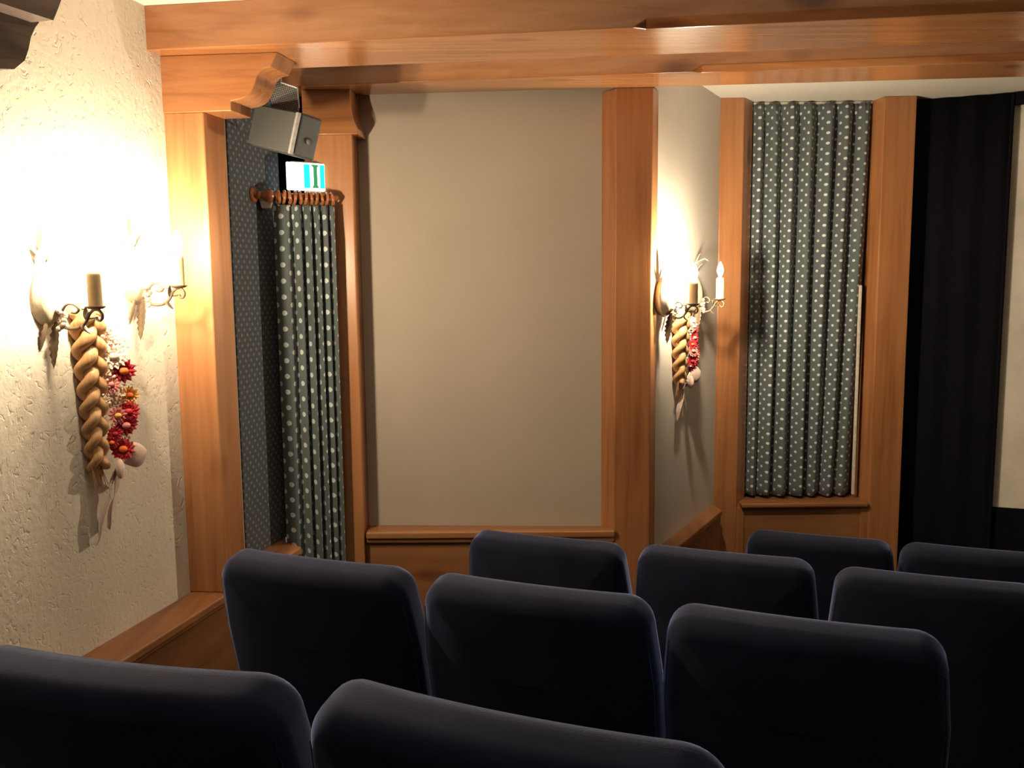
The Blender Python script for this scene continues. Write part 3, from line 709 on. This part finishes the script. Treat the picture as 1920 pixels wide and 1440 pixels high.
def braid_swag(foot, n, S, length, label, flowers, sprigs, bow, tails):
    """local: x to the viewer's left, y out of the wall, z up"""
    t = thing('braid_swag', foot, label, 'wall ornament', None, math.atan2(-n.x, n.y))
    m = MB(); turns = length / (.165 * S)
    for s in range(3):
        pts = []; rad = []; nst = 90
        for i in range(nst + 1):
            f = i / nst; a = 2 * PI * (turns * f + s / 3)
            tp = (1 - .42 * f)
            pts.append((S * .033 * tp * math.sin(a) - .012 * f * S, S * (.030 + .017 * math.sin(2 * a)) * (1 - .2 * f) + .004, -length * f))
            rad.append(S * .0205 * tp * (1 + .12 * math.cos(a * 2)))
        m.tube(pts, rad, 14)
    m.build('straw_braid', STRAW, t, smooth=True)
    m = MB()
    for k in range(26):
        x = random.uniform(-.02, .02) * S; m.tube([(x, .03 * S, -length * .97), (x * 1.5 - .008, .03 * S + random.uniform(-.01, .01), -length - random.uniform(.02, .06) * S)], .0011, 4)
    m.build('straw_ends', STRAW, t)
    for i, (x, y, z, r, mat, hm) in enumerate(flowers):
        m = MB(); nr = Vector((.75 + random.uniform(-.35, .35), 1, random.uniform(-.25, .4))); r *= 1.3
        flower(m, (x, y, z), nr, r, 13, 4, i); o = m.build('dried_flower', mat, t, fix=False)
        m = MB(); heart(m, (x, y, z), nr.normalized(), r * .8); m.build('flower_heart', hm, o, smooth=True)
    m = MB()
    for (x, y, z, sp_, num) in sprigs:
        for k in range(num):
            q = Vector((random.gauss(x, sp_), y + random.uniform(-.012, .014), random.gauss(z, sp_ * 1.2)))
            m.ball(q, random.uniform(.0026, .0050) * (S ** .4), 4)
            if k % 3 == 0: m.tube([(x * .6, y * .6, z - .01), q], .0008, 3)
    o = m.build('filler_sprigs', SPRIG, t, smooth=True); o['kind'] = 'stuff'
    bx, by, bz = bow
    m = MB()
    for dv, ln, rr in (((-1, .55, .28), .080 * S, .034 * S), ((.75, .6, -.42), .072 * S, .026 * S)):
        dv = Vector(dv).normalized(); Rq = dv.to_track_quat('Z', 'X').to_matrix() @ Matrix.Diagonal((1.05, .42, 1))
        m.lathe([(.002 + rr * math.sin(PI * min(1, k / 12) ** 1.25) ** .8, ln * k / 12) for k in range(13)], (bx, by, bz), 18, Rq)
    m.ball((bx, by + .006, bz), .009 * S, 8)
    m.build('ribbon_bow', RIBBON, t, smooth=True)
    for (x0, x1, zl) in tails:
        m = MB(); pts = [(bx + (x0 - bx) * min(1, f * 4) + (x1 - x0) * f + .005 * math.sin(f * 11), by * (1 - .6 * f) + .004, bz - (bz - zl) * f) for f in [k / 16 for k in range(17)]]
        ribbon(m, pts, lambda f: (1, .9 + .7 * math.sin(f * 6 + x0 * 50), 0), .030 * S); m.build('ribbon_tail', RIBBON, t, smooth=True)
    return t
# near one: foot at t=-.435 on the left wall, height -.05 ; local x = -(t - t0)
ft = L(-.435, .0)
x_ = lambda t: -(t + .435); h_ = lambda h: h + .05
FL = [(x_(-.375), .060, h_(-.185), .030, WHITEF, WHITEF), (x_(-.352), .068, h_(-.225), .030, RED, ORANGE), (x_(-.385), .055, h_(-.262), .020, PINK, PINK),
      (x_(-.318), .060, h_(-.300), .022, GOLD, ORANGE), (x_(-.330), .062, h_(-.345), .026, RED, RED), (x_(-.372), .058, h_(-.350), .022, PINK, GOLD),
      (x_(-.352), .066, h_(-.378), .027, RED, PINK), (x_(-.318), .055, h_(-.375), .020, RED, RED), (x_(-.385), .056, h_(-.400), .018, RED, RED),
      (x_(-.395), .054, h_(-.422), .016, RED, ORANGE), (x_(-.362), .062, h_(-.448), .027, RED, ORANGE), (x_(-.335), .055, h_(-.205), .016, PINK, WHITEF)]
SPR = [(x_(-.362), .050, h_(-.150), .018, 90), (x_(-.345), .05, h_(-.195), .020, 60), (x_(-.375), .05, h_(-.250), .018, 60), (x_(-.325), .05, h_(-.315), .018, 70), (x_(-.300), .048, h_(-.345), .012, 40),
       (x_(-.335), .048, h_(-.400), .020, 50), (x_(-.365), .045, h_(-.300), .018, 40)]
braid_swag((ft[0], ft[1], Z(-.05)), WN, 1.0, .44, 'long straw braid with red dried flowers and a pale bow on the rough left wall', FL, SPR,
           (x_(-.365), .052, h_(-.480)), [(x_(-.385), x_(-.445), h_(-.70)), (x_(-.365), x_(-.40), h_(-.67)), (x_(-.37), x_(-.352), h_(-.56))])
ft = Rr(.155, .0); x_ = lambda t: -(t - .155); h_ = lambda h: h + .125
FL = [(x_(.255), .055, h_(-.185), .018, PINK, WHITEF), (x_(.285), .050, h_(-.200), .018, RED, RED), (x_(.270), .055, h_(-.235), .020, RED, PINK), (x_(.235), .058, h_(-.262), .018, RED, ORANGE),
      (x_(.285), .050, h_(-.270), .020, RED, RED), (x_(.235), .060, h_(-.290), .022, PINK, PINK), (x_(.265), .058, h_(-.310), .024, PINK, WHITEF), (x_(.300), .050, h_(-.305), .020, RED, RED),
      (x_(.240), .055, h_(-.335), .022, RED, RED), (x_(.275), .052, h_(-.345), .022, RED, RED), (x_(.255), .050, h_(-.370), .016, RED, RED), (x_(.245), .055, h_(-.160), .016, WHITEF, WHITEF)]
SPR = [(x_(.27), .045, h_(-.20), .016, 40), (x_(.28), .045, h_(-.29), .016, 50), (x_(.25), .045, h_(-.34), .014, 30)]
braid_swag((ft[0], ft[1], Z(-.125)), RN, 1.0, .30, 'short straw braid with pink and red dried flowers on the far wall', FL, SPR,
           (x_(.235), .040, h_(-.405)), [(x_(.24), x_(.26), h_(-.45)), (x_(.2), x_(.15), h_(-.59))])

# ------------------------------------------------------------------ black drape, masking and screen
S0 = Vector((1.962, 4.325)); SDR = Vector((.936, -.352)).normalized(); SNR = Vector((SDR.y, -SDR.x))
def sline(s, off=0): p = S0 + SDR * s + SNR * off; return (p.x, p.y)
def slab(name, s0, s1, z0, z1, o0, o1, mat, label, cat):
    m = MB(); m.prism([sline(s0, o1), sline(s1, o1), sline(s1, o0), sline(s0, o0)], z0, z1)
    return prop(m.build(name, mat, origin=(*sline(s0, o1), z0)), label, cat)
t = thing('black_drape', (*sline(.2, 0), FLOOR), 'plain black drape hanging between the pine post and the screen', 'drape')
P = [[Vector((*sline(s_ * .452 / 60, .012 * math.sin(s_ / 60 * 2 * PI * 3.5) * .4 + .004), Z(.882) + (FLOOR + .02 - Z(.882)) * v)) for v in (0, .25, .5, .75, 1)] for s_ in range(61)]
m = MB(); m.grid(P, .004); o = m.build('cloth', BLACKCLOTH, t, smooth=True); o.location = -Vector(t.location)
m = MB(); m.tube([Vector((*sline(.452, .01), Z(.882))) - Vector(t.location), Vector((*sline(.452, .01), FLOOR + .02)) - Vector(t.location)], .008, 8); m.build('hem', BLACKCLOTH, t)
slab('screen_masking', .462, 3.0, Z(.828), FCEIL - .002, -.03, .02, BLACKCLOTH, 'black masking strip along the top of the screen', 'masking')
slab('screen_skirt', .45, 3.0, FLOOR + .01, Z(-1.125), -.03, -.01, BLACKCLOTH, 'black skirt cloth below the projection screen', 'skirt')
slab('projection_screen', .40, 2.9, Z(-1.125), Z(.828), -.03, -.02, SCREEN, 'cream projection screen at the right edge beyond the black drape', 'screen')

# ------------------------------------------------------------------ cinema seats
def rrect(w, h, r, d, N_=7):
    """rounded outline (top corners rounded) of half-width w/2, height h, inset by d; starts bottom-left, fixed count"""
    x0, x1, z0, z1 = -w / 2 + d, w / 2 - d, d * .5, h - d; r = max(r - d, .004); rb = .012
    pts = []
    def arc(cx, cz, r_, a0, a1):
        for k in range(N_ + 1):
            a = a0 + (a1 - a0) * k / N_; pts.append((cx + r_ * math.cos(a), cz + r_ * math.sin(a)))
    arc(x1 - rb, z0 + rb, rb, -PI / 2, 0)
    for k in range(1, 8): pts.append((x1, z0 + rb + (z1 - r - z0 - rb) * k / 8))
    arc(x1 - r, z1 - r, r, 0, PI / 2)
    for k in range(1, 12): pts.append((x1 - r + (x0 - x1 + 2 * r) * k / 12, z1))
    arc(x0 + r, z1 - r, r, PI / 2, PI)
    for k in range(1, 8): pts.append((x0, z1 - r + (z0 + rb - z1 + r) * k / 8))
    arc(x0 + rb, z0 + rb, rb, PI, 3 * PI / 2)
    for k in range(1, 12): pts.append((x0 + rb + (x1 - x0 - 2 * rb) * k / 12, z0))
    return pts
BW, BH, BT = .524, .62, .115
def back_mesh():
    R = .040; rings = []
    for k in range(7): a = PI / 2 * k / 6; rings.append((R * (1 - math.sin(a)), -R * (1 - math.cos(a)) * 0, a))
    prof = []                                      # (inset, y) from rear centre, round the edge, to front centre
    rear = [(.20, -.0145), (.15, -.013), (.10, -.010), (.06, -.005)]
    for d, e in rear: prof.append((d, -BT / 2 + e + .006))
    for k in range(8):
        a = PI / 2 * k / 7; prof.append((R * (1 - math.sin(a)), -BT / 2 + .006 + R * (1 - math.cos(a))))
    for k in range(8):
        a = PI / 2 * k / 7; prof.append((R * (1 - math.cos(a)), BT / 2 - R * (1 - math.sin(a))))
    for d, e in reversed(rear): prof.append((d, BT / 2 - e + .004))
    V = []; n = None
    for d, y in prof:
        pts = rrect(BW, BH, .056, d); n = len(pts)
        for x, z in pts:
            zz = z / BH
            crown = .010 * (1 - (x / (BW / 2)) ** 2) * max(0, zz) ** 2
            wide = 1 + .07 * min(1, max(0, (1 - zz) / .30))         # a little wider lower down
            fw = 1 + .35 * (1 - zz)
            yy = y * fw if y > 0 else y
            yy += -.026 * (1 - (x / (BW / 2)) ** 2)                          # bowed towards the row behind
            V.append((x * wide, yy, z + crown))
    m = MB(); F = []
    for i in range(len(prof) - 1):
        for k in range(n): F.append((i * n + k, i * n + (k + 1) % n, (i + 1) * n + (k + 1) % n, (i + 1) * n + k))
    F += [tuple(range(n))[::-1], tuple((len(prof) - 1) * n + k for k in range(n))]
    m.add(V, F)
    # recline: the top leans towards the row behind (local -y)
    a = math.radians(13); out = []
    for x, y, z in m.v:
        zr = z - BH
        out.append((x, y * math.cos(a) - zr * math.sin(a) + .058, BH + zr * math.cos(a) + y * math.sin(a) + .33 - .005))
    m.v = out
    return m
LEGM = plain('black_steel', (.012, .012, .013), .45, metal=.5)
def make_seat():
    t = thing('cinema_seat', (0, 0, 0), 'x', 'seat', 'rows of blue velvet seats')
    o = back_mesh().build('backrest', VELVET, t, smooth=True)
    # piping seam round the rear panel
    a = math.radians(13)
    for sgn in (-1, 1):
      m = MB(); ol = []
      for x, z in rrect(BW, BH, .056, .009):
          if z < .05 or z > BH - .05 or x * sgn < BW / 2 - .045: continue
          zz = z / BH; wide = 1 + .07 * min(1, max(0, (1 - zz) / .30))
          x2 = x * wide; z2 = z + .010 * (1 - (x / (BW / 2)) ** 2) * zz ** 2
          y2 = -BT / 2 + .0065 + .040 * .36 - .026 * (1 - (x / (BW / 2)) ** 2)
          zr = z2 - BH; ol.append((x2, y2 * math.cos(a) - zr * math.sin(a) + .058, BH + zr * math.cos(a) + y2 * math.sin(a) + .325))
      m.tube(ol, .0016, 5); m.build('seam', VELVET, o, smooth=True)
    m = MB(); m.box((0, .40, .40), (.47, .44, .12)); so = m.build('seat_cushion', VELVET, t, smooth=True, bevel=.035, seg=4)
    for s in (-1, 1):
        m = MB(); m.box((s * .262, .33, .60), (.052, .30, .055)); o = m.build('armrest', VELVET, t, smooth=True, bevel=.022, seg=4)
        m = MB(); m.box((s * .262, .33, .30), (.03, .22, .56)); m.build('side_panel', LEGM, t, bevel=.006)
        m = MB(); m.box((s * .262, .33, .012), (.06, .34, .024)); m.build('foot', LEGM, t, bevel=.005)
    return t
proto = make_seat(); used = False
def place(P3, zf, label, turn=0.0):
    """P3: top rear-left corner of the backrest"""
    global used
    RW = Vector((math.cos(RA + turn), math.sin(RA + turn))); c = Vector(P3) + RW * .263 + Vector((-RW.y, RW.x)) * .020
    if not used: r = proto; used = True
    else:
        r = proto.copy(); COL.objects.link(r)
        for ch in proto.children:
            k = ch.copy(); COL.objects.link(k); k.parent = r
            for g in ch.children:
                q = g.copy(); COL.objects.link(q); q.parent = k
    r.location = (c.x, c.y, zf); r.rotation_euler = (0, 0, RA + turn); r['label'] = label
    return r
TOP = .964
seats = [
 ((0.9071, 3.2308), Z(-.96) - TOP, 'dark blue velvet seat in the front row, below the window curtain'),
 ((1.4327, 3.0417), Z(-.96) - TOP, 'dark blue velvet seat in the front row, below the black drape'),
 ((-0.1718, 2.7491), Z(-.81) - TOP, 'blue velvet seat below the pale plaster panel, first of the second row'),
 ((0.3717, 2.5677), Z(-.81) - TOP, 'blue velvet seat in the middle of the second row, before the recess ledge'),
 ((0.9112, 2.3326), Z(-.81) - TOP, 'blue velvet seat of the second row at the right edge of the picture'),
 ((-0.7720, 2.0710), Z(-.656) - TOP, 'blue velvet seat of the third row nearest the left wall and bright post'),
 ((-0.2300, 1.8660), Z(-.656) - TOP, 'blue velvet seat in the middle of the third row'),
 ((0.2990, 1.6580), Z(-.656) - TOP, 'blue velvet seat on the right of the third row, seen almost whole from behind'),
 ((-0.8340, 1.1290), Z(-.510) - TOP, 'blue velvet seat of the nearest row at the bottom left corner'),
 ((-0.2889, 0.9949), Z(-.499) - TOP, 'blue velvet seat of the nearest row at the bottom centre'),
]
for i, (p, zf, lab) in enumerate(seats): place(p, zf, lab, {8: .12, 9: -.035}.get(i, 0.0))

# turn the whole place so that the seat rows run along the X axis
RZ = Matrix.Rotation(-RA, 4, 'Z')
for o in [o for o in bpy.data.objects if o.parent is None]:
    o.matrix_world = RZ @ (Matrix.LocRotScale(o.location, o.rotation_euler, o.scale) if o is not camo else M)
